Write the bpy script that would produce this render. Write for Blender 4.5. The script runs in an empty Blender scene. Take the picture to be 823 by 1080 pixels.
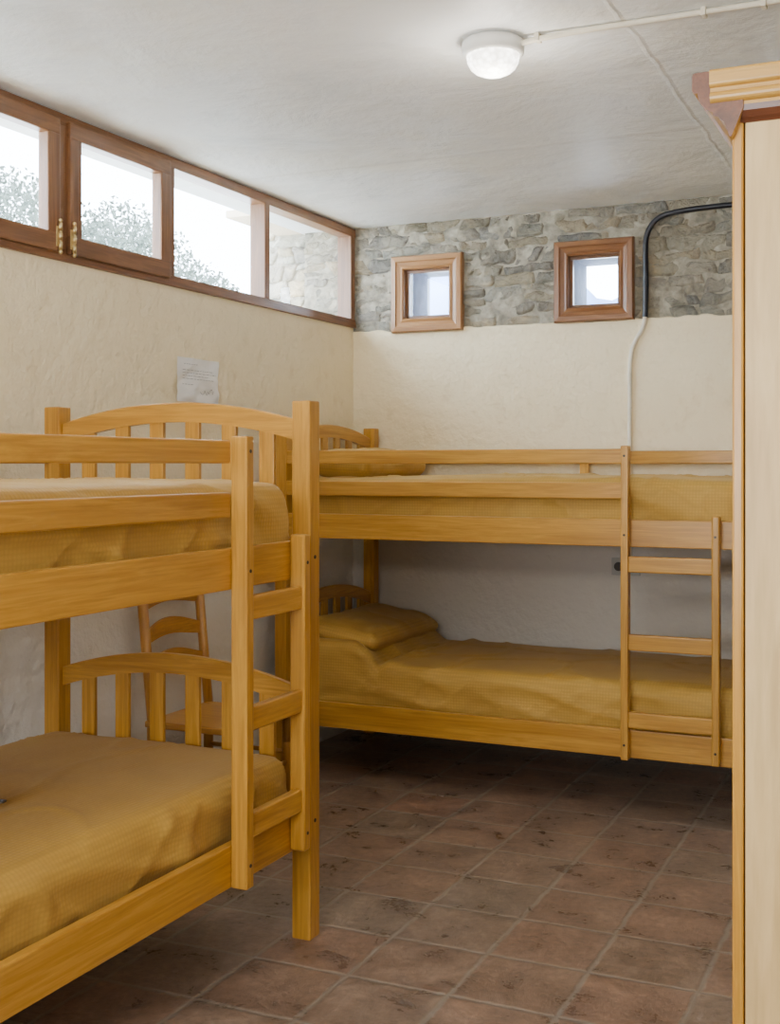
import bpy, bmesh, math, random
from mathutils import Vector, Matrix, noise
random.seed(7)
HC=1.41
scene=bpy.context.scene
COL=scene.collection

# ------------------------------------------------------------ materials
def newmat(name):
    m=bpy.data.materials.new(name); m.use_nodes=True
    nt=m.node_tree; b=nt.nodes.get('Principled BSDF')
    return m,nt,b
def N(nt,t,**kw):
    n=nt.nodes.new(t)
    for k,v in kw.items(): setattr(n,k,v)
    return n
def ramp(nt,fac,stops):
    r=N(nt,'ShaderNodeValToRGB')
    e=r.color_ramp.elements
    while len(e)<len(stops): e.new(0.5)
    for i,(p,c) in enumerate(stops):
        e[i].position=p; e[i].color=(*c,1)
    nt.links.new(fac,r.inputs['Fac'])
    return r.outputs['Color']
def coords(nt,scale=(1,1,1),kind='Object'):
    tc=N(nt,'ShaderNodeTexCoord'); mp=N(nt,'ShaderNodeMapping')
    mp.inputs['Scale'].default_value=scale
    nt.links.new(tc.outputs[kind],mp.inputs['Vector'])
    return mp.outputs['Vector']
def noisetex(nt,vec,scale,detail=4,rough=.55,dist=0):
    n=N(nt,'ShaderNodeTexNoise')
    n.inputs['Scale'].default_value=scale; n.inputs['Detail'].default_value=detail
    n.inputs['Roughness'].default_value=rough; n.inputs['Distortion'].default_value=dist
    nt.links.new(vec,n.inputs['Vector']); return n.outputs['Fac']
def bump(nt,b,h,strength,dist,prev=None):
    bp=N(nt,'ShaderNodeBump'); bp.inputs['Strength'].default_value=strength
    bp.inputs['Distance'].default_value=dist
    nt.links.new(h,bp.inputs['Height'])
    if prev is not None: nt.links.new(prev,bp.inputs['Normal'])
    nt.links.new(bp.outputs['Normal'],b.inputs['Normal']); return bp.outputs['Normal']
def mixc(nt,fac,a,bc,mode='MIX'):
    m=N(nt,'ShaderNodeMix',data_type='RGBA',blend_type=mode)
    if hasattr(fac,'is_linked') : nt.links.new(fac,m.inputs[0])
    else: m.inputs[0].default_value=fac
    for s,v in ((m.inputs[6],a),(m.inputs[7],bc)):
        if isinstance(v,tuple): s.default_value=(*v,1)
        else: nt.links.new(v,s)
    return m.outputs[2]
def mathn(nt,op,a,bv=None,cv=None):
    m=N(nt,'ShaderNodeMath',operation=op)
    for i,v in enumerate((a,bv,cv)):
        if v is None: continue
        if isinstance(v,(int,float)): m.inputs[i].default_value=v
        else: nt.links.new(v,m.inputs[i])
    return m.outputs[0]

def wood(name,axis,light,dark,rough=.32,fine=1.0):
    m,nt,b=newmat(name)
    s=[14*fine]*3; s[axis]=.9
    tc=N(nt,'ShaderNodeTexCoord'); oi=N(nt,'ShaderNodeObjectInfo')
    mp=N(nt,'ShaderNodeMapping'); mp.inputs['Scale'].default_value=tuple(s)
    mp2=N(nt,'ShaderNodeMapping'); s2=[90*fine]*3; s2[axis]=3; mp2.inputs['Scale'].default_value=tuple(s2)
    ad=N(nt,'ShaderNodeVectorMath',operation='ADD'); rs=mathn(nt,'MULTIPLY',oi.outputs['Random'],7.0)
    nt.links.new(tc.outputs['Object'],ad.inputs[0]); nt.links.new(rs,ad.inputs[1])
    nt.links.new(ad.outputs[0],mp.inputs['Vector']); nt.links.new(ad.outputs[0],mp2.inputs['Vector'])
    n1=noisetex(nt,mp.outputs['Vector'],1.6,6,.6,.6)
    n2=noisetex(nt,mp2.outputs['Vector'],1.5,3,.5)
    mid=tuple((a+c)/2 for a,c in zip(light,dark))
    c=ramp(nt,n1,[(.28,dark),(.44,mid),(.51,light),(.57,mid),(.72,light)])
    c2=ramp(nt,n2,[(.3,(.80,.77,.72)),(.6,(1,1,1))])
    c=mixc(nt,1.0,c,c2,'MULTIPLY')
    k=ramp(nt,oi.outputs['Random'],[(0,(.92,.90,.88)),(1,(1.05,1.05,1.05))])
    c=mixc(nt,1.0,c,k,'MULTIPLY')
    nt.links.new(c,b.inputs['Base Color'])
    b.inputs['Roughness'].default_value=rough
    bump(nt,b,n2,.1,.002)
    return m
HL=(.59,.305,.044); HD=(.41,.185,.019)
W=[wood('honey_wood_'+a,i,HL,HD) for i,a in enumerate('xyz')]
BR=[wood('brown_wood_'+a,i,(.24,.11,.044),(.125,.053,.022)) for i,a in enumerate('xyz')]
LW=[wood('oak_wood_'+a,i,(.42,.215,.085),(.27,.125,.045)) for i,a in enumerate('xyz')]
CH=[wood('chair_wood_'+a,i,(.52,.25,.045),(.36,.155,.025)) for i,a in enumerate('xyz')]
YW=[wood('pale_wood_'+a,i,(.60,.35,.08),(.46,.24,.045)) for i,a in enumerate('xyz')]
RW=[wood('red_wood_'+a,i,(.17,.055,.022),(.085,.026,.011)) for i,a in enumerate('xyz')]
PLY=wood('birch_ply',2,(.72,.51,.24),(.65,.44,.19),.45,.35)

def plaster(name,c1,c2,low=None,bs=.6,bd=.035):
    m,nt,b=newmat(name)
    v=coords(nt)
    n1=noisetex(nt,v,1.3,5,.6)
    n2=noisetex(nt,v,9,6,.6,0)
    n3=noisetex(nt,v,34,4,.55)
    c=ramp(nt,n1,[(.3,c2),(.7,c1)])
    spots=ramp(nt,n2,[(.28,(.86,.82,.74)),(.45,(1,1,1))])
    c=mixc(nt,.7,c,spots,'MULTIPLY')
    if low:  # lower wall greyed by height: pale paint plus bed shade put into colour
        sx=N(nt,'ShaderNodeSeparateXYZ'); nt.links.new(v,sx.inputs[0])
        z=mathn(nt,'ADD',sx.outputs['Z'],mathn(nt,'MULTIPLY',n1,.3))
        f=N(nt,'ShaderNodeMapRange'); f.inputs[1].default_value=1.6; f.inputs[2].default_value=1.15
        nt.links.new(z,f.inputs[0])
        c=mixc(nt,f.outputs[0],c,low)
    nt.links.new(c,b.inputs['Base Color'])
    b.inputs['Roughness'].default_value=.75
    p=bump(nt,b,n2,bs,bd)
    bump(nt,b,n3,.4,.007,p)
    return m
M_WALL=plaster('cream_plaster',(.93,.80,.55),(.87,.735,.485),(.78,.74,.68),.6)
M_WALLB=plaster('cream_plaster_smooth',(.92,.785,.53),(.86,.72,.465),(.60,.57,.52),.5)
M_PLAIN=plaster('plain_plaster',(.60,.565,.49),(.54,.50,.43))

def ceilmat():
    m,nt,b=newmat('ceiling_paint')
    v=coords(nt)
    sx=N(nt,'ShaderNodeSeparateXYZ'); nt.links.new(v,sx.inputs[0])
    n1=noisetex(nt,v,.9,5,.6); n2=noisetex(nt,v,3,4,.5,.3); n5=noisetex(nt,v,2.4,8,.62,.3)
    c=ramp(nt,n5,[(.32,(.84,.87,.88)),(.46,(.93,.95,.96)),(.62,(.97,.99,.99))])
    wob=mathn(nt,'MULTIPLY',mathn(nt,'SUBTRACT',n2,.5),.05)
    def line(coord,pos,w):
        d=mathn(nt,'ABSOLUTE',mathn(nt,'SUBTRACT',mathn(nt,'ADD',coord,wob),pos))
        f=N(nt,'ShaderNodeMapRange'); f.inputs[1].default_value=0; f.inputs[2].default_value=w
        f.inputs[3].default_value=1; f.inputs[4].default_value=0
        nt.links.new(d,f.inputs[0]); return f.outputs[0]
    l=mathn(nt,'MULTIPLY',line(sx.outputs['X'],-.84,.012),mathn(nt,'ADD',n2,.1))
    l=mathn(nt,'MAXIMUM',l,mathn(nt,'MULTIPLY',line(sx.outputs['Y'],4.62,.03),.35))
    c=mixc(nt,mathn(nt,'MULTIPLY',l,.4),c,(.42,.38,.30))
    yel=ramp(nt,n1,[(.53,(1,1,1)),(.72,(.97,.93,.82))])
    c=mixc(nt,.8,c,yel,'MULTIPLY')
    nt.links.new(c,b.inputs['Base Color']); b.inputs['Roughness'].default_value=.5
    p=bump(nt,b,n5,.40,.06)
    bump(nt,b,l,.4,.008,p)
    return m
M_CEIL=ceilmat()

def floormat():
    m,nt,b=newmat('terracotta_tiles')
    v=coords(nt)
    br=N(nt,'ShaderNodeTexBrick'); br.offset=0; br.squash=1
    br.inputs['Scale'].default_value=1; br.inputs['Brick Width'].default_value=.30
    br.inputs['Row Height'].default_value=.30; br.inputs['Mortar Size'].default_value=.013
    br.inputs['Mortar Smooth'].default_value=.9
    br.inputs['Color1'].default_value=(.0,.0,.0,1); br.inputs['Color2'].default_value=(1,1,1,1)
    br.inputs['Mortar'].default_value=(.5,.5,.5,1)
    wv=N(nt,'ShaderNodeVectorMath',operation='ADD')
    nn=N(nt,'ShaderNodeTexNoise'); nn.inputs['Scale'].default_value=14; nn.inputs['Detail'].default_value=3
    nt.links.new(v,nn.inputs['Vector'])
    sc=N(nt,'ShaderNodeVectorMath',operation='SCALE'); sc.inputs['Scale'].default_value=.016
    nt.links.new(nn.outputs['Color'],sc.inputs[0]); nt.links.new(v,wv.inputs[0]); nt.links.new(sc.outputs[0],wv.inputs[1])
    nt.links.new(wv.outputs[0],br.inputs['Vector'])
    tile=ramp(nt,br.outputs['Color'],[(0,(.225,.158,.112)),(.35,(.255,.158,.108)),(.7,(.23,.172,.128)),(1,(.285,.165,.110))])
    n1=noisetex(nt,v,6,10,.76,.3); n4=noisetex(nt,v,34,6,.7,.2)
    st=ramp(nt,n1,[(.32,(.50,.51,.54)),(.5,(1,1,1)),(.66,(1.5,1.53,1.55))])
    tile=mixc(nt,1,tile,st,'MULTIPLY')
    st2=ramp(nt,n4,[(.3,(.66,.66,.68)),(.6,(1.1,1.1,1.1))])
    tile=mixc(nt,1,tile,st2,'MULTIPLY')
    gf=mathn(nt,'MULTIPLY',br.outputs['Fac'],mathn(nt,'ADD',mathn(nt,'MULTIPLY',n1,.9),.35))
    c=mixc(nt,gf,tile,(.285,.245,.20))
    nt.links.new(c,b.inputs['Base Color'])
    r=ramp(nt,n1,[(.3,(.22,.22,.22)),(.7,(.42,.42,.42))])
    nt.links.new(r,b.inputs['Roughness'])
    inv=mathn(nt,'SUBTRACT',1,br.outputs['Fac'])
    p=bump(nt,b,inv,.5,.004)
    p=bump(nt,b,n1,.5,.014,p)
    bump(nt,b,n4,.3,.004,p)
    return m
M_FLOOR=floormat()

def stonemat(name,mul=1.0):
    m,nt,b=newmat(name)
    v=coords(nt)
    a=N(nt,'ShaderNodeAttribute'); a.attribute_name='col'
    n1=noisetex(nt,v,14,8,.7,.8); n2=noisetex(nt,v,55,5,.65); n3=noisetex(nt,v,6,8,.7,.5)
    s=ramp(nt,n1,[(.28,(.45*mul,.45*mul,.45*mul)),(.5,(1*mul,1*mul,1*mul)),(.72,(1.5*mul,1.44*mul,1.28*mul))])
    c=mixc(nt,1,a.outputs['Color'],s,'MULTIPLY')
    f=ramp(nt,n3,[(.46,(0,0,0)),(.62,(.8,.8,.8))])
    f2=N(nt,'ShaderNodeRGBToBW'); nt.links.new(f,f2.inputs[0])
    c=mixc(nt,f2.outputs[0],c,(.42*mul,.375*mul,.285*mul))
    nt.links.new(c,b.inputs['Base Color']); b.inputs['Roughness'].default_value=.85
    p=bump(nt,b,n1,1.0,.03); bump(nt,b,n2,.6,.008,p)
    return m
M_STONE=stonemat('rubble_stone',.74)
M_STONEOUT=stonemat('rubble_stone_daylit',1.15)  # same stone, brightened in its colour to look daylit outdoors
def simple(name,c,rough=.5,metal=0,ns=0,var=.15,bs=0):
    m,nt,b=newmat(name)
    v=coords(nt); n=noisetex(nt,v,ns or 20,4)
    lo=tuple(x*(1-var) for x in c); hi=tuple(min(1,x*(1+var)) for x in c)
    nt.links.new(ramp(nt,n,[(.3,lo),(.7,hi)]),b.inputs['Base Color'])
    b.inputs['Roughness'].default_value=rough; b.inputs['Metallic'].default_value=metal
    if bs: bump(nt,b,n,bs,.01)
    return m
M_MORTAR=simple('lime_mortar',(.31,.275,.21),.9,0,22,.45,1.0)
M_REVEAL=simple('shaded_reveal',(.07,.085,.125),.9,0,12,.3,.6)  # recess shade put into the colour: masonry darkened and blued
M_WHITE=simple('white_plastic',(.80,.79,.75),.4,0,8,.04)
M_GREY=simple('grey_plastic',(.40,.40,.38),.5,0,8,.06)
M_PIPEW=simple('painted_conduit',(.80,.74,.60),.5,0,12,.08)
M_BLACK=simple('black_cable',(.010,.013,.022),.35,0,12,.1)
M_BRASS=simple('hinge_metal',(.62,.48,.24),.3,.9,12,.1)
M_DARKM=simple('dark_bolt',(.05,.045,.04),.4,.8,12,.1)
M_PAPER=simple('paper',(.88,.87,.85),.8,0,6,.04)
M_INK=simple('ink',(.20,.20,.23),.8,0,6,.1)
M_GRASS=simple('hill_grass_bounce',(.76,.77,.74),.9,0,3,.15,.6)  # bank colour raised near white so it bounces daylight to the ceiling
M_HAZE=simple('hazy_hillside',(.17,.25,.46),.9,0,.6,.45,.3)  # hill added for a bluish window view, haze put into its colour
M_LEAF=simple('leaf',(.09,.11,.085),.7,0,2,.5)
M_EAVE=simple('eave_board',(.62,.50,.36),.8,0,4,.1)
M_NAVY=simple('navy_strap',(.018,.022,.045),.6,0,30,.2)
M_STEEL=simple('steel_buckle',(.25,.27,.32),.35,.9,30,.2)
def clothmat():
    m,nt,b=newmat('mustard_bedspread')
    v=coords(nt)
    w2=N(nt,'ShaderNodeTexVoronoi'); w2.inputs['Scale'].default_value=80; w2.inputs['Randomness'].default_value=.1
    nt.links.new(v,w2.inputs['Vector'])
    n=noisetex(nt,v,3,4)
    c=ramp(nt,n,[(.3,(.46,.262,.040)),(.7,(.53,.31,.052))])
    d=ramp(nt,w2.outputs['Distance'],[(.1,(1.1,1.1,1.1)),(.7,(.83,.82,.79))])
    c=mixc(nt,.8,c,d,'MULTIPLY')
    nt.links.new(c,b.inputs['Base Color']); b.inputs['Roughness'].default_value=.65
    b.inputs['Sheen Weight'].default_value=.06
    p=bump(nt,b,w2.outputs['Distance'],.3,.003)
    p=bump(nt,b,noisetex(nt,v,14,3,.5,.6),.2,.010,p)
    bump(nt,b,noisetex(nt,v,4,3,.45,1.0),.25,.03,p)
    return m
M_CLOTH=clothmat()
def glassmat():
    m=bpy.data.materials.new('window_glass'); m.use_nodes=True; nt=m.node_tree
    nt.nodes.clear()
    o=N(nt,'ShaderNodeOutputMaterial'); t=N(nt,'ShaderNodeBsdfTransparent'); g=N(nt,'ShaderNodeBsdfGlossy')
    g.inputs['Roughness'].default_value=.02; mx=N(nt,'ShaderNodeMixShader'); mx.inputs[0].default_value=.06
    t.inputs['Color'].default_value=(.96,.98,1,1)
    nt.links.new(t.outputs[0],mx.inputs[1]); nt.links.new(g.outputs[0],mx.inputs[2]); nt.links.new(mx.outputs[0],o.inputs[0])
    return m
M_GLASS=glassmat()
def lampmat():
    m,nt,b=newmat('lit_prismatic_glass')
    v=coords(nt)
    w=N(nt,'ShaderNodeTexVoronoi'); w.inputs['Scale'].default_value=60
    nt.links.new(v,w.inputs['Vector'])
    b.inputs['Base Color'].default_value=(.95,.95,.9,1)
    nt.links.new(ramp(nt,w.outputs['Distance'],[(0,(1,.97,.9)),(.8,(.45,.42,.37))]),b.inputs['Emission Color'])
    b.inputs['Emission Strength'].default_value=8
    b.inputs['Roughness'].default_value=.15
    bump(nt,b,w.outputs['Distance'],.5,.004)
    return m
M_LAMP=lampmat()

# ------------------------------------------------------------ mesh helpers
def finish(bm,name,mats,parent=None,smooth=False,loc=None,rotz=None,autosm=None):
    me=bpy.data.meshes.new(name); bmesh.ops.recalc_face_normals(bm,faces=bm.faces[:])
    bm.to_mesh(me); bm.free()
    if not isinstance(mats,(list,tuple)): mats=[mats]
    for m in mats: me.materials.append(m)
    o=bpy.data.objects.new(name,me); COL.objects.link(o)
    if smooth:
        for p in me.polygons: p.use_smooth=True
    if parent: o.parent=parent
    if loc: o.location=loc
    if rotz is not None: o.rotation_euler[2]=rotz
    return o
def addbox(bm,a,b,bev=0,mi=0,seg=2):
    a,b=Vector(a),Vector(b); c=(a+b)/2; s=b-a
    t=bmesh.new(); bmesh.ops.create_cube(t,size=1)
    for v in t.verts: v.co=Vector((v.co.x*abs(s.x),v.co.y*abs(s.y),v.co.z*abs(s.z)))+c
    if bev: bmesh.ops.bevel(t,geom=t.edges[:],offset=bev,segments=seg,affect='EDGES',profile=.6)
    merge(bm,t,mi)
def merge(bm,t,mi=0,mat=None,col=None):
    lay=None
    if col is not None:
        lay=bm.loops.layers.float_color.get('col') or bm.loops.layers.float_color.new('col')
    mp={}
    for v in t.verts:
        mp[v]=bm.verts.new(mat@v.co if mat else v.co)
    for f in t.faces:
        try: nf=bm.faces.new([mp[v] for v in f.verts])
        except ValueError: continue
        nf.material_index=mi; nf.smooth=f.smooth
        if lay:
            for l in nf.loops: l[lay]=(*col,1)
    t.free()
def box(name,a,b,mat,parent=None,bev=.003,seg=2):
    bm=bmesh.new(); addbox(bm,a,b,bev,0,seg)
    return finish(bm,name,mat,parent)
def addcyl(bm,p0,p1,r0,r1=None,n=20,mi=0,smooth=True):
    p0,p1=Vector(p0),Vector(p1); r1=r0 if r1 is None else r1
    t=bmesh.new(); bmesh.ops.create_cone(t,cap_ends=True,segments=n,radius1=r0,radius2=r1,depth=(p1-p0).length)
    q=Vector((0,0,1)).rotation_difference((p1-p0).normalized())
    for f in t.faces: f.smooth=smooth and len(f.verts)==4
    merge(bm,t,mi,Matrix.Translation((p0+p1)/2)@q.to_matrix().to_4x4())
def addlathe(bm,c,prof,n=40,mi=0):
    c=Vector(c); rings=[]
    for r,z in prof:
        rings.append([bm.verts.new(c+Vector((r*math.cos(2*math.pi*i/n),r*math.sin(2*math.pi*i/n),z))) for i in range(n)] if r>1e-5 else [bm.verts.new(c+Vector((0,0,z)))])
    for a,b in zip(rings,rings[1:]):
        for i in range(n):
            j=(i+1)%n
            if len(a)==1 and len(b)==1: continue
            if len(a)==1: f=bm.faces.new([a[0],b[i],b[j]])
            elif len(b)==1: f=bm.faces.new([a[i],a[j],b[0]])
            else: f=bm.faces.new([a[i],a[j],b[j],b[i]])
            f.smooth=True; f.material_index=mi
def tube(name,pts,r,mat,parent=None,smoothpath=True):
    cu=bpy.data.curves.new(name+'_c','CURVE'); cu.dimensions='3D'; cu.bevel_depth=r; cu.bevel_resolution=4
    cu.use_fill_caps=True; cu.resolution_u=8
    sp=cu.splines.new('NURBS'); sp.points.add(len(pts)-1)
    for i,p in enumerate(pts): sp.points[i].co=(*p,1)
    sp.order_u=3; sp.use_endpoint_u=True
    ob=bpy.data.objects.new('tmp_c',cu); COL.objects.link(ob)
    dg=bpy.context.evaluated_depsgraph_get()
    me=bpy.data.meshes.new_from_object(ob.evaluated_get(dg)); me.name=name
    bpy.data.objects.remove(ob); bpy.data.curves.remove(cu)
    me.materials.clear(); me.materials.append(mat)
    for p in me.polygons: p.use_smooth=True
    o=bpy.data.objects.new(name,me); COL.objects.link(o)
    if parent: o.parent=parent
    return o
def gridbox(hx,hy,hz,step):
    n=[max(3,int(2*h/step)) for h in (hx,hy,hz)]
    bm=bmesh.new(); d={}
    def V(i,j,k):
        key=(i,j,k)
        if key not in d:
            d[key]=bm.verts.new((-hx+2*hx*i/n[0],-hy+2*hy*j/n[1],-hz+2*hz*k/n[2]))
        return d[key]
    for k in (0,n[2]):
        for i in range(n[0]):
            for j in range(n[1]): bm.faces.new([V(i,j,k),V(i+1,j,k),V(i+1,j+1,k),V(i,j+1,k)])
    for j in (0,n[1]):
        for i in range(n[0]):
            for k in range(n[2]): bm.faces.new([V(i,j,k),V(i+1,j,k),V(i+1,j,k+1),V(i,j,k+1)])
    for i in (0,n[0]):
        for j in range(n[1]):
            for k in range(n[2]): bm.faces.new([V(i,j,k),V(i,j+1,k),V(i,j+1,k+1),V(i,j,k+1)])
    return bm
def roundit(bm,hx,hy,hz,r):
    for v in bm.verts:
        q=Vector([max(-(h-r),min(h-r,c)) for c,h in zip(v.co,(hx,hy,hz))])
        dd=v.co-q
        if dd.length>1e-6: v.co=q+dd.normalized()*r
def top(o,label,cat,group=None):
    o['label']=label; o['category']=cat
    if group: o['group']=group
def empty(name,loc=(0,0,0),rotz=0):
    e=bpy.data.objects.new(name,None); e.location=loc; e.rotation_euler[2]=rotz; e.empty_display_size=.1
    COL.objects.link(e); return e
def struct(o,label=None):
    o['kind']='structure'
    if label: o['label']=label
    return o
def sstep(a,b,x):
    t=max(0,min(1,(x-a)/(b-a))); return t*t*(3-2*t)

# ------------------------------------------------------------ room
XL=-2.90; YB=5.83; ZC=HC+1.265; XR=.62; YF=-1.6
ZW0=HC+.735       # window strip bottom
struct(box('floor',(XL-.3,YF-.1,-.1),(XR+.1,YB+.35,0),M_FLOOR,bev=0),'dull terracotta tiled floor')
struct(box('ceiling',(XL-.32,YF-.1,ZC),(XR+.1,YB+.35,ZC+.15),M_CEIL,bev=0),'white painted uneven concrete ceiling')
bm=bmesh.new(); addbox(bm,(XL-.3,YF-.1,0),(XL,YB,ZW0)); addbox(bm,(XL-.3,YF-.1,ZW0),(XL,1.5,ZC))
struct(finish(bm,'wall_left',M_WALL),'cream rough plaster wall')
struct(box('wall_right',(XR,YF,0),(XR+.1,YB,ZC),M_PLAIN,bev=0))
struct(box('wall_front',(XL,YF-.1,0),(XR,YF,ZC),M_PLAIN,bev=0))

def addstones(bm,x0,x1,z0,z1,y,holes,seed,mi,depth=.05,hmin=.04,hmax=.13,wmin=.07,wmax=.28,bright=1):
    rnd=random.Random(seed); z=z0
    pal=[(.36,.32,.24),(.42,.36,.26),(.34,.32,.26),(.38,.32,.22),(.31,.29,.25),(.45,.36,.24),(.36,.34,.28),(.48,.42,.33),(.32,.28,.22),(.30,.27,.23)]
    while z<z1-.01:
        h=min(rnd.uniform(hmin,hmax),z1-z)
        if z1-z-h<.03: h=z1-z
        x=x0-rnd.uniform(0,.1)
        while x<x1:
            w=rnd.uniform(wmin,wmax); xa,xb=max(x,x0),min(x+w,x1); x+=w
            if xb-xa<.03: continue
            parts=[(xa,xb,z,z+h)]
            if h>.08 and rnd.random()<.35:
                m=z+h*rnd.uniform(.35,.65); parts=[(xa,xb,z,m),(xa,xb,m,z+h)]
            for (a,b,c,d) in parts:
                bad=False
                for (p,q,r,s) in holes:
                    if a<q and b>p and c<s and d>r:
                        if a<p: b=p
                        elif b>q: a=q
                        elif c<r: d=r
                        elif d>s: c=s
                        else: bad=True
                if bad or b-a<.025 or d-c<.015: continue
                g=.001
                hx,hz=(b-a)/2-g,(d-c)/2-g*.7; hy=depth/2
                if hx<.01 or hz<.006: continue
                t=gridbox(hx,hy,hz,.02); roundit(t,hx,hy,hz,min(hx,hz,hy)*.35)
                off=rnd.uniform(-.003,.006); sd=rnd.uniform(0,100); sk=rnd.uniform(-.25,.25); tl=rnd.uniform(-.10,.10)
                for v in t.verts:
                    n=noise.noise_vector(v.co*17+Vector((sd,0,0)))
                    v.co+=Vector((n.x*.015,n.y*.008,n.z*.014))
                    v.co.x+=v.co.z*sk*3; v.co.z+=v.co.x*tl
                for f in t.faces: f.smooth=True
                cc=rnd.choice(pal); k=rnd.uniform(.8,1.15)*bright
                M=Matrix.Translation(((a+b)/2,y+off+hy,(c+d)/2))
                merge(bm,t,mi,M,tuple(q*k for q in cc))
        z+=h
SW=[(-2.466,HC+.892),(-1.578,HC+.902)]
hs=.135
ZB=HC+.70
def mortarsheet(bm,x0,x1,z0,z1,y,amp,seed,mi,holes=()):
    nx=int((x1-x0)/.015); nz=max(2,int((z1-z0)/.015)); g=[]
    for i in range(nx+1):
        r=[]
        for k in range(nz+1):
            x=x0+(x1-x0)*i/nx; z=z0+(z1-z0)*k/nz
            n=noise.noise(Vector((x*7+seed,z*7,0)))+.6*noise.noise(Vector((x*22,z*22,seed)))
            r.append(bm.verts.new((x,y-amp*n,z)))
        g.append(r)
    for i in range(nx):
        for k in range(nz):
            x=x0+(x1-x0)*(i+.5)/nx; z=z0+(z1-z0)*(k+.5)/nz
            if any(p<x<q and r<z<s for p,q,r,s in holes): continue
            f=bm.faces.new([g[i][k],g[i+1][k],g[i+1][k+1],g[i][k+1]]); f.smooth=True; f.material_index=mi
bm=bmesh.new()
bm.loops.layers.float_color.new('col')
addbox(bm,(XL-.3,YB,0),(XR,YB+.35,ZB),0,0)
xs=[XL-.3,SW[0][0]-hs,SW[0][0]+hs,SW[1][0]-hs,SW[1][0]+hs,XR]
zlo,zhi=HC+.897-hs,HC+.897+hs
addbox(bm,(XL-.3,YB+.035,ZB),(XR,YB+.35,zlo),0,3)
addbox(bm,(XL-.3,YB+.035,zhi),(XR,YB+.35,ZC),0,3)
for i in (0,2,4): addbox(bm,(xs[i],YB+.035,zlo),(xs[i+1],YB+.35,zhi),0,3)
holes=[(c-hs-.02,c+hs+.02,zlo-.02,zhi+.02) for c,_ in SW]
addstones(bm,XL-.30,XR,ZB-.005,ZC,YB+.003,holes,3,2)
mortarsheet(bm,XL-.30,XR,ZB-.01,ZC,YB+.0085,.010,5,1,[(c-hs-.01,c+hs+.01,zlo-.01,zhi+.01) for c,_ in SW])
t=bmesh.new()
nseg=200; prev=None
for i in range(nseg+1):
    x=XL+(XR-XL)*i/nseg
    e=ZB+.016*noise.noise(Vector((x*3,0,0)))+.014*noise.noise(Vector((x*14,2,0)))+.006
    cur=[t.verts.new((x,YB-.002,ZB-.03)),t.verts.new((x,YB-.002,e-.006)),t.verts.new((x,YB+.006,e)),t.verts.new((x,YB+.04,e))]
    if prev:
        for k in range(3): t.faces.new([prev[k],cur[k],cur[k+1],prev[k+1]])
    prev=cur
merge(bm,t,0)
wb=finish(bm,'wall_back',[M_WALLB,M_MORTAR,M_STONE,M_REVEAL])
struct(wb,'cream plaster wall with exposed rubble stone band above')

# ------------------------------------------------------------ window strip
ztop=ZC-.004
win=empty('window_1',(XL,4.4,ZW0)); struct(win,'long brown timber window strip below the ceiling')
IM=Matrix.Translation(win.location).inverted()
def wpar(o): o.parent=win; o.matrix_parent_inverse=IM; return o
def wbox(name,a,b,mat,par,bev=.004):
    return wpar(box(name,a,b,mat,None,bev))
xo,xi=XL-.07,XL+.012
bm=bmesh.new()
addbox(bm,(xo,1.5,ZW0-.004),(xi,YB+.02,ZW0+.042),.005,0)
addbox(bm,(xo,1.5,ztop-.045),(xi,YB+.02,ztop),.005,0)
mull=[1.53,2.15,2.80,3.46,4.135,4.905,5.80]
wpar(finish(bm,'frame',BR[1]))
for y in mull:
    w=.055 if y in (2.80,3.46) else .045
    wbox('mullion',(xo+.002,y-w/2,ZW0+.04),(xi+.002,y+w/2,ztop-.043),BR[2],win,.004)
for i,(a,b) in enumerate(zip(mull,mull[1:])):
    y0,y1=a+.024,b-.024; z0,z1=ZW0+.04,ztop-.043
    if i in (1,2,3)  :
        y0+=.002;y1-=.002
        bm=bmesh.new(); s=.065; x1=xi+.018; x0=xi-.03
        addbox(bm,(x0,y0,z0-.018),(x1,y1,z0+s-.015),.006,0)
        addbox(bm,(x0,y0,z1-s+.02),(x1,y1,z1+.018),.006,0)
        addbox(bm,(x0,y0,z0+s-.02),(x1,y0+s,z1-s+.025),.006,1)
        addbox(bm,(x0,y1-s,z0+s-.02),(x1,y1,z1-s+.025),.006,1)
        sa=wpar(finish(bm,'sash',[BR[1],BR[2]]))
        pn=box('window_pane',(x0+.01,y0+s-.01,z0+s-.03),(x0+.014,y1-s+.01,z1-s+.03),M_GLASS,sa,0)
        if i>=2:
            hy=y1-.012 if i==2 else y0+.012
            hz=z0+.035
            bm=bmesh.new(); addbox(bm,(x1-.001,hy-.014,hz-.036),(x1+.004,hy+.014,hz+.036),.002)
            for q in (-.034,0,.034): addcyl(bm,(x1+.008,hy,hz+q-.014),(x1+.008,hy,hz+q+.014),.0075)
            addcyl(bm,(x1+.008,hy,hz-.056),(x1+.008,hy,hz+.056),.005)
            for sg in (-1,1):
                addlathe(bm,(x1+.008,hy,hz+sg*.056),[(0,-.009),(.006,-.006),(.0085,0),(.006,.006),(0,.009)],14)
            h=finish(bm,'hinge',M_BRASS,sa); h['label']='brass hinge with ball finials'
    else:
        wbox('window_pane',(xo+.03,y0-.005,z0-.005),(xo+.034,y1+.005,z1+.005),M_GLASS,win,0)

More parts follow.
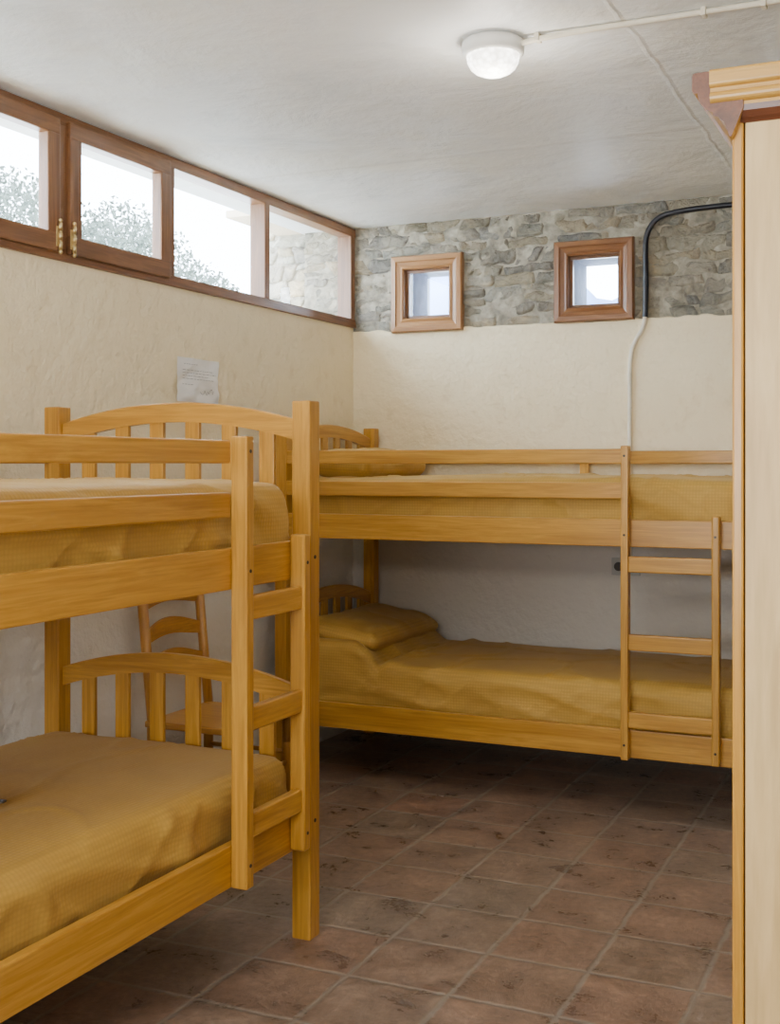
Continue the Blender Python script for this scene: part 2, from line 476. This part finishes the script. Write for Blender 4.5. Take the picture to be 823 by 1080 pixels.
# ------------------------------------------------------------ small windows
for i,(cx,cz) in enumerate(SW):
    wo=empty('window_%d'%(i+2),(cx,YB,cz)); struct(wo,'small square wood-framed window in stone')
    mats=LW if i==0 else [wood('brown_oak_%d%s'%(i,a),k,(.28,.125,.048),(.18,.07,.026)) for k,a in enumerate('xyz')]
    H=.20; I=.128
    bm=bmesh.new()
    prof=[(H,.03),(H,-.022),(H-.006,-.032),(H-.028,-.034),(H-.034,-.026),(I+.02,-.020),(I+.008,-.026),(I,-.018),(I,.05)]
    cs=[(-1,-1),(1,-1),(1,1),(-1,1)]
    for s in range(4):
        a=cs[s]; b=cs[(s+1)%4]
        for (p,q) in zip(prof,prof[1:]):
            vs=[bm.verts.new((a[0]*p[0],p[1],a[1]*p[0])),bm.verts.new((b[0]*p[0],p[1],b[1]*p[0])),
                bm.verts.new((b[0]*q[0],q[1],b[1]*q[0])),bm.verts.new((a[0]*q[0],q[1],a[1]*q[0]))]
            f=bm.faces.new(vs); f.material_index=0 if s%2==0 else 1
    bmesh.ops.remove_doubles(bm,verts=bm.verts[:],dist=.0001)
    finish(bm,'casing',[mats[0],mats[2]],wo)
    bm=bmesh.new()
    w=.016; ya,yb=.012,.036
    addbox(bm,(-I,ya,-I),(I,yb,-I+w),.003,0); addbox(bm,(-I,ya,I-w),(I,yb,I),.003,0)
    addbox(bm,(-I,ya,-I+w),(-I+w,yb,I-w),.003,1); addbox(bm,(I-w,ya,-I+w),(I,yb,I-w),.003,1)
    sa=finish(bm,'sash',[BR[0],BR[2]],wo)
    box('window_pane',(-I+w-.004,ya+.01,-I+w-.004),(I-w+.004,ya+.014,I-w+.004),M_GLASS,sa,0)

# ------------------------------------------------------------ bunk bed
def arch(bm,x0,x1,y0,y1,ze,zm,h,mi=0,n=24):
    prev=None
    for i in range(n+1):
        t=-1+2*i/n; y=y0+(y1-y0)*i/n
        zt=ze+(zm-ze)*(1-t*t)
        zb=zt-h
        cur=[bm.verts.new(p) for p in ((x0,y,zt-.004),(x0+.004,y,zt),(x1-.004,y,zt),(x1,y,zt-.004),(x1,y,zb),(x0,y,zb))]
        if prev:
            for k in range(6):
                f=bm.faces.new([prev[k],cur[k],cur[(k+1)%6],prev[(k+1)%6]]); f.material_index=mi
        else: bm.faces.new(cur[::-1]).material_index=mi
        prev=cur
    bm.faces.new(prev).material_index=mi
def bunk(loc,rot,L,Wd,low,rungs,lad,label,lt=.015):
    e=empty('bunk_bed',loc,rot); top(e,label,'bunk bed','wooden bunk beds')
    P=.031; H=1.60
    for (x,y) in ((0,0),(L,0),(0,Wd),(L,Wd)):
        box('post',(x-P,y-P,0),(x+P,y+P,H),W[2],e,.006,3)
    up=(1.08,1.19); lo=(low,low+.112)
    yf0,yf1=-P+.003,-P+.029
    for (z0,z1) in (up,lo):
        box('side_rail',(P-.002,yf0,z0),(L-P+.002,yf1,z1),W[0],e,.004)
        box('side_rail',(P-.002,Wd-.026+P-.003,z0),(L-P+.002,Wd+P-.003,z1),W[0],e,.004)
        for x in (0,L):
            box('end_rail',(x-.013,P-.002,z0),(x+.013,Wd-P+.002,z1),W[1],e,.004)
        for k in range(13):
            xx=.08+(L-.16)*k/12
            box('bed_slat',(xx-.04,yf1-.001,z0+.03),(xx+.04,Wd+P-.028,z0+.048),W[1],e,.002)
    gx=L-lad[0]
    for (z0,z1) in ((HC+.003,HC+.064),(HC-.139,HC-.073)):
        box('guard_rail',(P-.002,yf0,z0),(gx-lt+.001,yf1,z1),W[0],e,.006,3)
    box('guard_rail',(P-.002,Wd+P-.029,HC+.003),(L-P+.002,Wd+P-.003,HC+.066),W[0],e,.006,3)
    for xx in (L*.5+.12,):
        box('guard_rail_support',(xx-.022,Wd-.024,1.12),(xx+.022,Wd+.001,HC+.02),W[2],e,.004)
    for x in (0,L):
        for (zb,ze,zm) in ((1.185,HC+.135,HC+.195),(lo[1]-.005,.745,.815)):
            bm=bmesh.new()
            arch(bm,x-.012,x+.012,P-.003,Wd-P+.003,ze,zm,.062,0)
            ns=6; wi=Wd-2*P
            for k in range(ns):
                yy=P+wi*(k+.75)/(ns+.5)
                t=(yy-Wd/2)/(wi/2); zt=ze+(zm-ze)*(1-t*t)-.05
                addbox(bm,(x-.008,yy-.026,zb),(x+.008,yy+.026,zt),.003,1)
            finish(bm,'headboard',[W[1],W[2]],e)
    la=empty('ladder',(0,0,0)); la.parent=e
    y0,y1=-P-.047,-P+.002
    box('ladder_rail',(gx-lt,y0,low-.0),(gx+lt,y1,HC+.075),W[2],la,.005,3)
    gx2=L-lad[1]
    box('ladder_rail',(gx2-lt,y0,low+.01),(gx2+lt,y1,HC-.20),W[2],la,.008,3)
    for z in rungs:
        box('rung',(gx+lt-.002,y0+.008,z-.032),(gx2-lt+.002,y0+.034,z+.032),W[0],la,.006,3)
    def bolt(x,y,z,r,par):
        bm=bmesh.new(); addcyl(bm,(x,y+.002,z),(x,y-.0015,z),r,n=10)
        finish(bm,'bolt',M_DARKM,par)['label']='dark bolt head'
    for x,zs in ((gx,(1.13,low+.06,HC+.035)),(gx2,(1.13,low+.06))):
        for z in zs: bolt(x,y0,z,.005,la)
    for x in (0,L):
        for z in (1.135,low+.056): bolt(x,-P,z,.006,e)
    return e
FB=(-1.745,1.13); FL=2.06; FW=.935
bunk((FB[0],FB[1],0),math.pi/2,FL,FW,.295,(1.03,.735,.452),(.445,.132),'honey pine bunk bed with end ladder beside long plaster wall',.018)
BB=(-2.765,4.845); BL=2.075; BWd=.925
bunk((BB[0],BB[1],0),0,BL,BWd,.235,(1.013,.703,.395),(.48,.125),'honey pine bunk bed along the stone-topped wall')

def mattress(lx,ly,lz,seed,amp=1.0,hump=0):
    hx,hy,hz=lx/2,ly/2,lz/2
    bm=gridbox(hx,hy,hz,.016); roundit(bm,hx,hy,hz,min(.065,hz*.85))
    for v in bm.verts:
        c=v.co; s=Vector((seed*3.1,seed,0))
        u=max(0,1-(c.x/hx)**2)*max(0,1-(c.y/hy)**2)
        if c.z>0: c.z+=.018*u**.5
        n=noise.noise(Vector((c.x*1.8,c.y*2.4,c.z))+s)*.008+noise.noise(Vector((c.x*5,c.y*6,c.z*4))+s)*.003
        rg=1-abs(noise.noise(Vector((c.x*1.4+c.y*1.0,c.y*1.2-c.x*.5,c.z*2))+s*2))*2
        rg2=1-abs(noise.noise(Vector((c.x*.9-c.y*2,c.y*1.4+c.x*1.1,c.z*2))+s*5))*2
        fold=sstep(.92,1,rg)*.005+sstep(.93,1,rg2)*.006
        xx=c.x+hx
        if hump and c.z>-hz*.2:
            hh=hump*(1-sstep(.30,.45,xx+.05*noise.noise(Vector((c.y*5,seed,1)))))*sstep(0,.10,xx)
            cre=-.020*math.exp(-((xx-.47-.05*math.sin(c.y*5))/.018)**2)+.012*math.exp(-((xx-.53-.05*math.sin(c.y*5))/.03)**2)
            c.z+=(hh+cre)*sstep(-hz*.2,hz*.6,c.z)
        if c.z>-hz*.5:
            c.z+=(n+fold)*amp*(1 if c.z>0 else .3)
        edge=max(abs(c.x)/hx,abs(c.y)/hy)
        if edge>.9:
            q=noise.noise(Vector((c.x*6+c.z*6,c.y*6-c.z*6,c.z*1.5))+s)
            q2=sstep(.55,1,1-abs(noise.noise(Vector((c.x*2.0+c.z*4,c.y*2.0-c.z*4,1))+s))*3)
            q3=sstep(.6,1,1-abs(noise.noise(Vector((c.x*4-c.z*3,c.y*4+c.z*3,4))+s))*3)
            w=sstep(.9,1,edge)
            if abs(c.y)/hy>.9: c.y+=w*(.004*q+.010*q2+.006*q3-.009)*math.copysign(1,c.y)*1.1
            if abs(c.x)/hx>.9: c.x+=w*(.004*q+.007*q2-.006)*math.copysign(1,c.x)
    for f in bm.faces: f.smooth=True
    return bm
def place_mattress(loc,rot,L,Wd,zbase,thick,seed,label,amp=1,hump=0):
    bm=mattress(L-.05,Wd-.03,thick,seed,amp,hump)
    o=finish(bm,'mattress',M_CLOTH); o.rotation_euler[2]=rot
    c=Matrix.Rotation(rot,3,'Z')@Vector((L/2,Wd/2,0))
    o.location=(loc[0]+c.x,loc[1]+c.y,zbase+thick/2)
    top(o,label,'mattress','mattresses with mustard bedspreads'); return o
place_mattress(FB,math.pi/2,FL,FW,.343,.205,1,'mattress under mustard woven bedspread on lower bunk by plaster wall',.8)
place_mattress(FB,math.pi/2,FL,FW,1.128,.225,2,'mattress under mustard bedspread on upper bunk by plaster wall',.8)
place_mattress(BB,0,BL,BWd,.283,.235,3,'mattress under creased mustard bedspread on lower bunk below stone wall',1.4,.085)
place_mattress(BB,0,BL,BWd,1.128,.215,4,'mattress under mustard bedspread on upper bunk below stone wall',1.4)
def pillow(loc,lx,ly,lz,label,tilt=0,seed=0):
    hx,hy,hz=lx/2,ly/2,lz/2
    bm=gridbox(hx,hy,hz,.016); roundit(bm,hx,hy,hz,hz*.8)
    for v in bm.verts:
        ux=min(1,abs(v.co.x)/hx); uy=min(1,abs(v.co.y)/hy)
        v.co.z*=.30+.70*((1-ux**4)*(1-uy**5))**.5
        n=noise.noise(Vector((v.co.x*9+seed,v.co.y*6,0)))
        r=max(0,.75-abs(noise.noise(Vector((v.co.x*6+v.co.y*3+seed,v.co.y*4,2))))*4)
        v.co.z+=n*.008+r*.008*(1 if v.co.z>0 else 0); v.co.x+=n*.008
    for f in bm.faces: f.smooth=True
    o=finish(bm,'pillow',M_CLOTH); o.location=loc; o.rotation_euler=(0,tilt,0)
    top(o,label,'pillow','pillows under mustard covers'); return o
pillow((BB[0]+.225,BB[1]+.49,.622),.39,.78,.12,'flattened pillow in mustard cover on lower bunk',.16,1)
pillow((BB[0]+.205,BB[1]+.50,1.405),.31,.72,.16,'small plump pillow in mustard cover on upper bunk',.05,5)

# ------------------------------------------------------------ small strap with buckle on near lower bed
st=empty('bag_strap',(-2.13,2.28,.565)); top(st,'dark navy strap with small steel buckle lying on bedspread','strap')
bm=bmesh.new(); prev=None
for i in range(17):
    a=i/16; y=-.10+.135*a; z=.006+.055*math.sin(math.pi*a)**2+.006*a
    cur=[bm.verts.new(p) for p in ((-.02,y,z),(.02,y,z),(.02,y,z+.004),(-.02,y,z+.004))]
    if prev:
        for k in range(4): bm.faces.new([prev[k],cur[k],cur[(k+1)%4],prev[(k+1)%4]]).smooth=True
    else: bm.faces.new(cur[::-1])
    prev=cur
bm.faces.new(prev)
finish(bm,'strap_band',M_NAVY,st)
bm=bmesh.new()
addcyl(bm,(-.022,.014,.018),(.022,.014,.018),.003,n=10); addcyl(bm,(-.022,.036,.018),(.022,.036,.018),.003,n=10)
addcyl(bm,(-.022,.012,.018),(-.022,.038,.018),.003,n=10); addcyl(bm,(.022,.012,.018),(.022,.038,.018),.003,n=10)
finish(bm,'buckle',M_STEEL,st)['label']='small steel buckle'

# ------------------------------------------------------------ chair (faces +X)
ch=empty('chair',(-2.60,4.05,0)); top(ch,'honey ladder-back wooden chair against the plaster wall','chair')
def leg(x,y,z,lean=0):
    bm=bmesh.new()
    pts=[0,.2,.43,z*.75,z]
    for a,b in zip(pts,pts[1:]):
        if b<=a: continue
        la=lambda q: -lean*max(0,q-.42)
        addcyl(bm,(x+la(a),y,a),(x+la(b),y,b),.020,.020,n=14)
    addcyl(bm,(x-lean*max(0,z-.42),y,z),(x-lean*max(0,z-.42),y,z+.015),.020,.009,n=14)
    bmesh.ops.remove_doubles(bm,verts=bm.verts[:],dist=.0005)
    finish(bm,'leg',CH[2],ch)
leg(-.18,-.195,.935,.10); leg(-.18,.195,.935,.10); leg(.19,-.20,.40); leg(.19,.20,.40)
for zc in (.885,.755,.63):
    bm=bmesh.new(); n=18; prev=None
    for i in range(n+1):
        t=-1+2*i/n; y=t*.185; x=-.18-.10*(zc-.42)-.025*(1-t*t)
        zt=zc+.010+.036*math.cos(t*math.pi/2)**1.2; zb=zc-.040+.018*math.cos(t*math.pi/2)**1.5
        cur=[bm.verts.new(p) for p in ((x-.006,y,zt),(x+.006,y,zt),(x+.006,y,zb),(x-.006,y,zb))]
        if prev:
            for k in range(4): bm.faces.new([prev[k],cur[k],cur[(k+1)%4],prev[(k+1)%4]])
        else: bm.faces.new(cur[::-1])
        prev=cur
    bm.faces.new(prev)
    finish(bm,'back_slat',CH[1],ch)
box('seat',(-.20,-.22,.402),(.215,.22,.428),CH[0],ch,.009,3)
for (a,b) in (((-.18,-.19,.18),(.19,-.2,.18)),((-.18,.19,.18),(.19,.2,.18)),((-.18,-.19,.26),(.19,-.2,.26)),((-.18,.19,.26),(.19,.2,.26)),((.19,-.2,.22),(.19,.2,.22)),((-.18,-.19,.22),(-.18,.19,.22))):
    bm=bmesh.new(); addcyl(bm,a,b,.009,n=10)
    finish(bm,'stretcher',CH[0],ch)

# ------------------------------------------------------------ wardrobe
WX=-.345; WY=2.19; WT=HC+.69
wd=empty('wardrobe',(WX,WY,0)); top(wd,'tall birch wardrobe with moulded cornice','wardrobe')
box('body',(.022,0,.0),(.94,1.1,WT-.075),PLY,wd,.002)
bm=bmesh.new(); addbox(bm,(.0,-.003,0),(0.0195,.03,WT-.07),.004); finish(bm,'corner_stile',W[2],wd)
for k in range(2):
    y0=.033+k*.535
    d=box('door',(.0,y0,.09),(.021,y0+.53,WT-.11),W[2],wd,.004)
    bm=bmesh.new(); yy=y0+.49 if k==0 else y0+.04
    addlathe(bm,(0,0,0),[(0,0),(.008,0),(.008,.012),(.015,.02),(.015,.028),(0,.034)],16)
    kn=finish(bm,'knob',M_BRASS,d); kn.rotation_euler=(0,-math.pi/2,0); kn.location=(0,yy,1.05); kn['label']='round brass knob'
box('plinth',(.0,.033,0),(.021,1.098,.088),W[1],wd,.002)
def prism(bm,prof,axis,a0,a1,mi=0,endmi=None):
    def P(o,z,a): return (-o,a,z) if axis=='y' else (a,-o,z)
    r0=[bm.verts.new(P(o,z,a0)) for o,z in prof]; r1=[bm.verts.new(P(o,z,a1)) for o,z in prof]
    n=len(prof)
    for k in range(n):
        f=bm.faces.new([r0[k],r0[(k+1)%n],r1[(k+1)%n],r1[k]]); f.material_index=mi
    for r in (r0,r1[::-1]):
        f=bm.faces.new(r); f.material_index=mi if endmi is None else endmi
def arc(cx,cz,r,a0,a1,n=6): return [(cx+r*math.cos(math.radians(a0+(a1-a0)*i/n)),cz+r*math.sin(math.radians(a0+(a1-a0)*i/n))) for i in range(n+1)]
zt=WT
bm=bmesh.new()
prof=[(-.022,zt),(.060,zt)]+arc(.060,zt-.006,.006,90,0,4)+[(.066,zt-.030)]+arc(.060,zt-.030,.006,0,-90,4)+[(.056,zt-.037),(.056,zt-.042)]
prof+=[(.053,zt-.052),(.046,zt-.062),(.036,zt-.070),(.030,zt-.073),(.030,zt-.078),(.020,zt-.083),(.011,zt-.092),(.005,zt-.104),(.002,zt-.118),(-.002,zt-.118),(-.022,zt-.07)]
prism(bm,prof,'y',-.022,1.12,0,1)
finish(bm,'cornice',[YW[1],RW[1]],wd)
bm=bmesh.new()
prof=[(0,zt)]+arc(.028,zt-.006,.006,90,0,4)+arc(.028,zt-.024,.006,0,-90,4)+[(.024,zt-.031),(.024,zt-.036)]+arc(.020,zt-.047,.010,70,-70,6)+[(.018,zt-.058),(.018,zt-.064),(0,zt-.064)]
prism(bm,prof,'x',-.034,.95,0,0)
c2=finish(bm,'cornice',YW[0],wd)
bm=bmesh.new()
prof=[(-.002,zt-.064),(.019,zt-.064),(.017,zt-.074),(.010,zt-.084),(.003,zt-.092),(-.002,zt-.092)]
prism(bm,prof,'x',.0,.95)
finish(bm,'cornice_cove',RW[0],wd)
box('top_board',(.02,.001,WT-.074),(.94,1.1,WT-.006),PLY,wd,.001)

# ------------------------------------------------------------ ceiling lamp + conduit
LX,LY=-1.235,3.42
lp=empty('ceiling_lamp',(LX,LY,ZC)); top(lp,'round white bulkhead lamp, lit, under the ceiling','ceiling lamp')
bm=bmesh.new(); addlathe(bm,(0,0,0),[(0,0),(.085,0),(.092,-.006),(.094,-.022),(.092,-.040),(.086,-.046),(.078,-.046),(.078,-.038),(0,-.038)],48)
finish(bm,'base',M_WHITE,lp)
bm=bmesh.new(); addlathe(bm,(0,0,0),[(.077,-.040),(.079,-.048),(.076,-.066),(.068,-.082),(.054,-.094),(.036,-.102),(.015,-.106),(0,-.107)],48)
finish(bm,'lamp_shade',M_LAMP,lp)
cp=tube('conduit',[(LX+.09,LY-.005,ZC-.022),(LX+.16,LY-.005,ZC-.012),(LX+.5,LY,ZC-.010),(LX+1.0,LY,ZC-.010),(XR,LY,ZC-.010)],.0085,M_PIPEW)
top(cp,'cream painted cable conduit running along the ceiling','conduit')
for x in (LX+.14,LX+.62,LX+.78,LX+1.3):
    bm=bmesh.new(); addbox(bm,(x-.007,LY-.018,ZC-.024),(x+.007,LY+.018,ZC+.0),.003)
    finish(bm,'clip',M_PIPEW,cp)
yc=YB-.016
cb=tube('black_cable',[(-.2,yc,HC+1.215),(-.72,yc,HC+1.215),(-1.0,yc,HC+1.213),(-1.17,yc,HC+1.205),(-1.27,yc,HC+1.185),(-1.32,yc,HC+1.11),(-1.325,yc,HC+1.03),(-1.32,yc,HC+.85),(-1.325,yc,HC+.71)],.013,M_BLACK)
top(cb,'thick black cable curving across the stone wall','cable')
yd=YB-.0115
cc=tube('conduit',[(-1.325,yd,HC+.715),(-1.33,yd,HC+.66),(-1.375,yd,HC+.60),(-1.40,yd,HC+.52),(-1.40,yd,HC+.3),(-1.40,yd,HC-.452)],.0105,M_PIPEW)
top(cc,'cream conduit running down the plaster wall','conduit')
so=empty('wall_socket',(-1.42,YB,.915)); top(so,'grey wall socket with dark inserts on plaster','wall socket')
box('plate',(-.07,-.012,-.042),(.07,0,.042),M_GREY,so,.004)
for xx in (-.035,.035):
    bm=bmesh.new(); addcyl(bm,(xx,-.010,0),(xx,-.015,0),.022,n=24)
    finish(bm,'socket_insert',M_DARKM,so)['label']='dark round socket insert'

# ------------------------------------------------------------ notice
nt_=empty('paper_notice',(XL+.004,4.335,HC+.355)); top(nt_,'white paper notice with printed lines stuck to plaster wall','notice')
bm=bmesh.new(); n=20
g=[[bm.verts.new((.006+.005*math.sin(j*.45)*math.sin(i*.35)+.005*noise.noise(Vector((i*.35,j*.35,2))),-.155+.31*i/n,-.092+.184*j/n)) for j in range(n+1)] for i in range(n+1)]
for i in range(n):
    for j in range(n): bm.faces.new([g[i][j],g[i+1][j],g[i+1][j+1],g[i][j+1]]).smooth=True
finish(bm,'sheet',M_PAPER,nt_)
rnd=random.Random(4)
def stroke(bm,y0,z0,y1,z1,w):
    d=Vector((0,y1-y0,z1-z0)); p=Vector((0,-d.z,d.y)).normalized()*w/2
    bm.faces.new([bm.verts.new(Vector((.0155,y0,z0))+p),bm.verts.new(Vector((.0155,y1,z1))+p),bm.verts.new(Vector((.0155,y1,z1))-p),bm.verts.new(Vector((.0155,y0,z0))-p)])
for z,a,b in ((.065,-.12,-.02),(.040,-.13,.10),(.028,-.13,.12),(.016,-.13,.06),(.004,-.13,.11),(-.02,-.13,-.05)):
    bm=bmesh.new(); y=a
    while y<b:
        w=rnd.uniform(.008,.026); stroke(bm,y,z,min(y+w,b),z,.0018); y+=w+.006
    finish(bm,'printed_line',M_INK,nt_)
for z in (-.048,):
    bm=bmesh.new(); y=.0; pz=z
    while y<.10:
        ny=y+rnd.uniform(.004,.009); nz=z+rnd.uniform(-.015,.015); stroke(bm,y,pz,ny,nz,.002); y,pz=ny,nz
    finish(bm,'handwriting',M_INK,nt_)

# ------------------------------------------------------------ outdoors
bm=bmesh.new(); nx,ny=50,60; g=[]
for i in range(nx+1):
    row=[]
    for j in range(ny+1):
        x=XL-.31-13*(i/nx)**1.3; y=-4+30*j/ny
        t=(XL-.31-x)/13
        z=ZW0-.25+ 3.2*t**1.1+.12*noise.noise(Vector((x*.7,y*.7,0)))*min(1,t*8)
        row.append(bm.verts.new((x,y,z)))
    g.append(row)
for i in range(nx):
    for j in range(ny): bm.faces.new([g[i][j],g[i+1][j],g[i+1][j+1],g[i][j+1]]).smooth=True
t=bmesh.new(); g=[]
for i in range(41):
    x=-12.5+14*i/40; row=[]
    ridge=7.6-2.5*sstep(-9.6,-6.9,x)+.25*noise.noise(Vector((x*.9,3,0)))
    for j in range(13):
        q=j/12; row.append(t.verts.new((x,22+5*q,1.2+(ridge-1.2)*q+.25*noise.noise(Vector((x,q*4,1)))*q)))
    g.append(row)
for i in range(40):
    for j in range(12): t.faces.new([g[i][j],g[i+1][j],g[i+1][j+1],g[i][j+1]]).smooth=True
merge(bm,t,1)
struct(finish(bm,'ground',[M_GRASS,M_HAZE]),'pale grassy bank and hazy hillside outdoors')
bm=bmesh.new(); rnd=random.Random(11)
for cx,cy,cz,r in [(-12,12.2,4.9,.8),(-12,13.3,4.95,.7),(-11.8,14.6,4.6,.7),(-12,15.6,4.9,.8),(-12,16.4,4.8,.75),(-12,17.6,4.4,.7),(-12.2,18.6,4.3,.6)]:
    for k in range(1700):
        u=Vector((rnd.gauss(0,1),rnd.gauss(0,1),rnd.gauss(0,1))).normalized()*r*rnd.uniform(.45,1.15)
        c=Vector((cx,cy,cz))+Vector((u.x,u.y,u.z*.8)); s=rnd.uniform(.025,.06)
        a=Vector((rnd.gauss(0,1),rnd.gauss(0,1),rnd.gauss(0,1))).normalized(); b=a.orthogonal().normalized()
        bm.faces.new([bm.verts.new(c+a*s),bm.verts.new(c+b*s*.5),bm.verts.new(c-a*s),bm.verts.new(c-b*s*.5)])
sh=finish(bm,'shrub_foliage',M_LEAF); top(sh,'grey-green shrubs on the bank outside the windows','shrubs'); sh['kind']='stuff'
bm=bmesh.new(); bm.loops.layers.float_color.new('col')
addbox(bm,(-3.48,YB+.10,1.6),(XL-.3,YB+.35,3.3),0,0)
addstones(bm,-3.5,XL-.3,1.6,3.3,YB+.06,[],9,1,depth=.06,bright=1.0)
mortarsheet(bm,-3.5,XL-.3,1.6,3.3,YB+.070,.011,2,0)
struct(finish(bm,'wall_outside',[M_MORTAR,M_STONEOUT]),'rubble stone wall outdoors with daylight put into its colour')
struct(box('trim_1',(-3.40,5.35,ZC+.01),(XL-.325,YB+.5,ZC+.05),M_EAVE,bev=.005),'beige eave board outdoors')

# ------------------------------------------------------------ light
w=bpy.data.worlds.new('World'); scene.world=w; w.use_nodes=True
bg=w.node_tree.nodes['Background']; bg.inputs[0].default_value=(.77,.88,1,1); bg.inputs[1].default_value=27
def area(name,loc,tgt,sx,sy,p,col):
    l=bpy.data.lights.new(name,'AREA'); l.shape='RECTANGLE'; l.size=sx; l.size_y=sy; l.energy=p; l.color=col
    o=bpy.data.objects.new(name,l); COL.objects.link(o); o.location=loc
    o.rotation_euler=(Vector(tgt)-Vector(loc)).to_track_quat('-Z','Y').to_euler(); return o
area('room_fill',(-.9,-1.0,2.35),(-1.5,4.6,2.1),1.6,.35,42,(1,.95,.87))  # added unseen fill behind the camera, no such lamp in the room
area('ceiling_fill',(-1.3,-.8,1.45),(-2.0,3.4,ZC),1.8,.4,88,(.91,.96,1))  # second unseen fill, added to brighten the ceiling
pl=bpy.data.lights.new('bulb','POINT'); pl.energy=7; pl.color=(1,.92,.8); pl.shadow_soft_size=.06
po=bpy.data.objects.new('bulb',pl); po.location=(LX,LY,ZC-.20); COL.objects.link(po)

# ------------------------------------------------------------ camera
th=math.atan(589/1280)
cam=bpy.data.cameras.new('camera'); co=bpy.data.objects.new('camera',cam); COL.objects.link(co)
cam.sensor_width=36; cam.sensor_fit='AUTO'; cam.lens=1280/1080*36; cam.shift_y=-50/1080
co.location=(0,0,HC); co.rotation_euler=(math.pi/2,0,th); cam.clip_start=.05
scene.camera=co
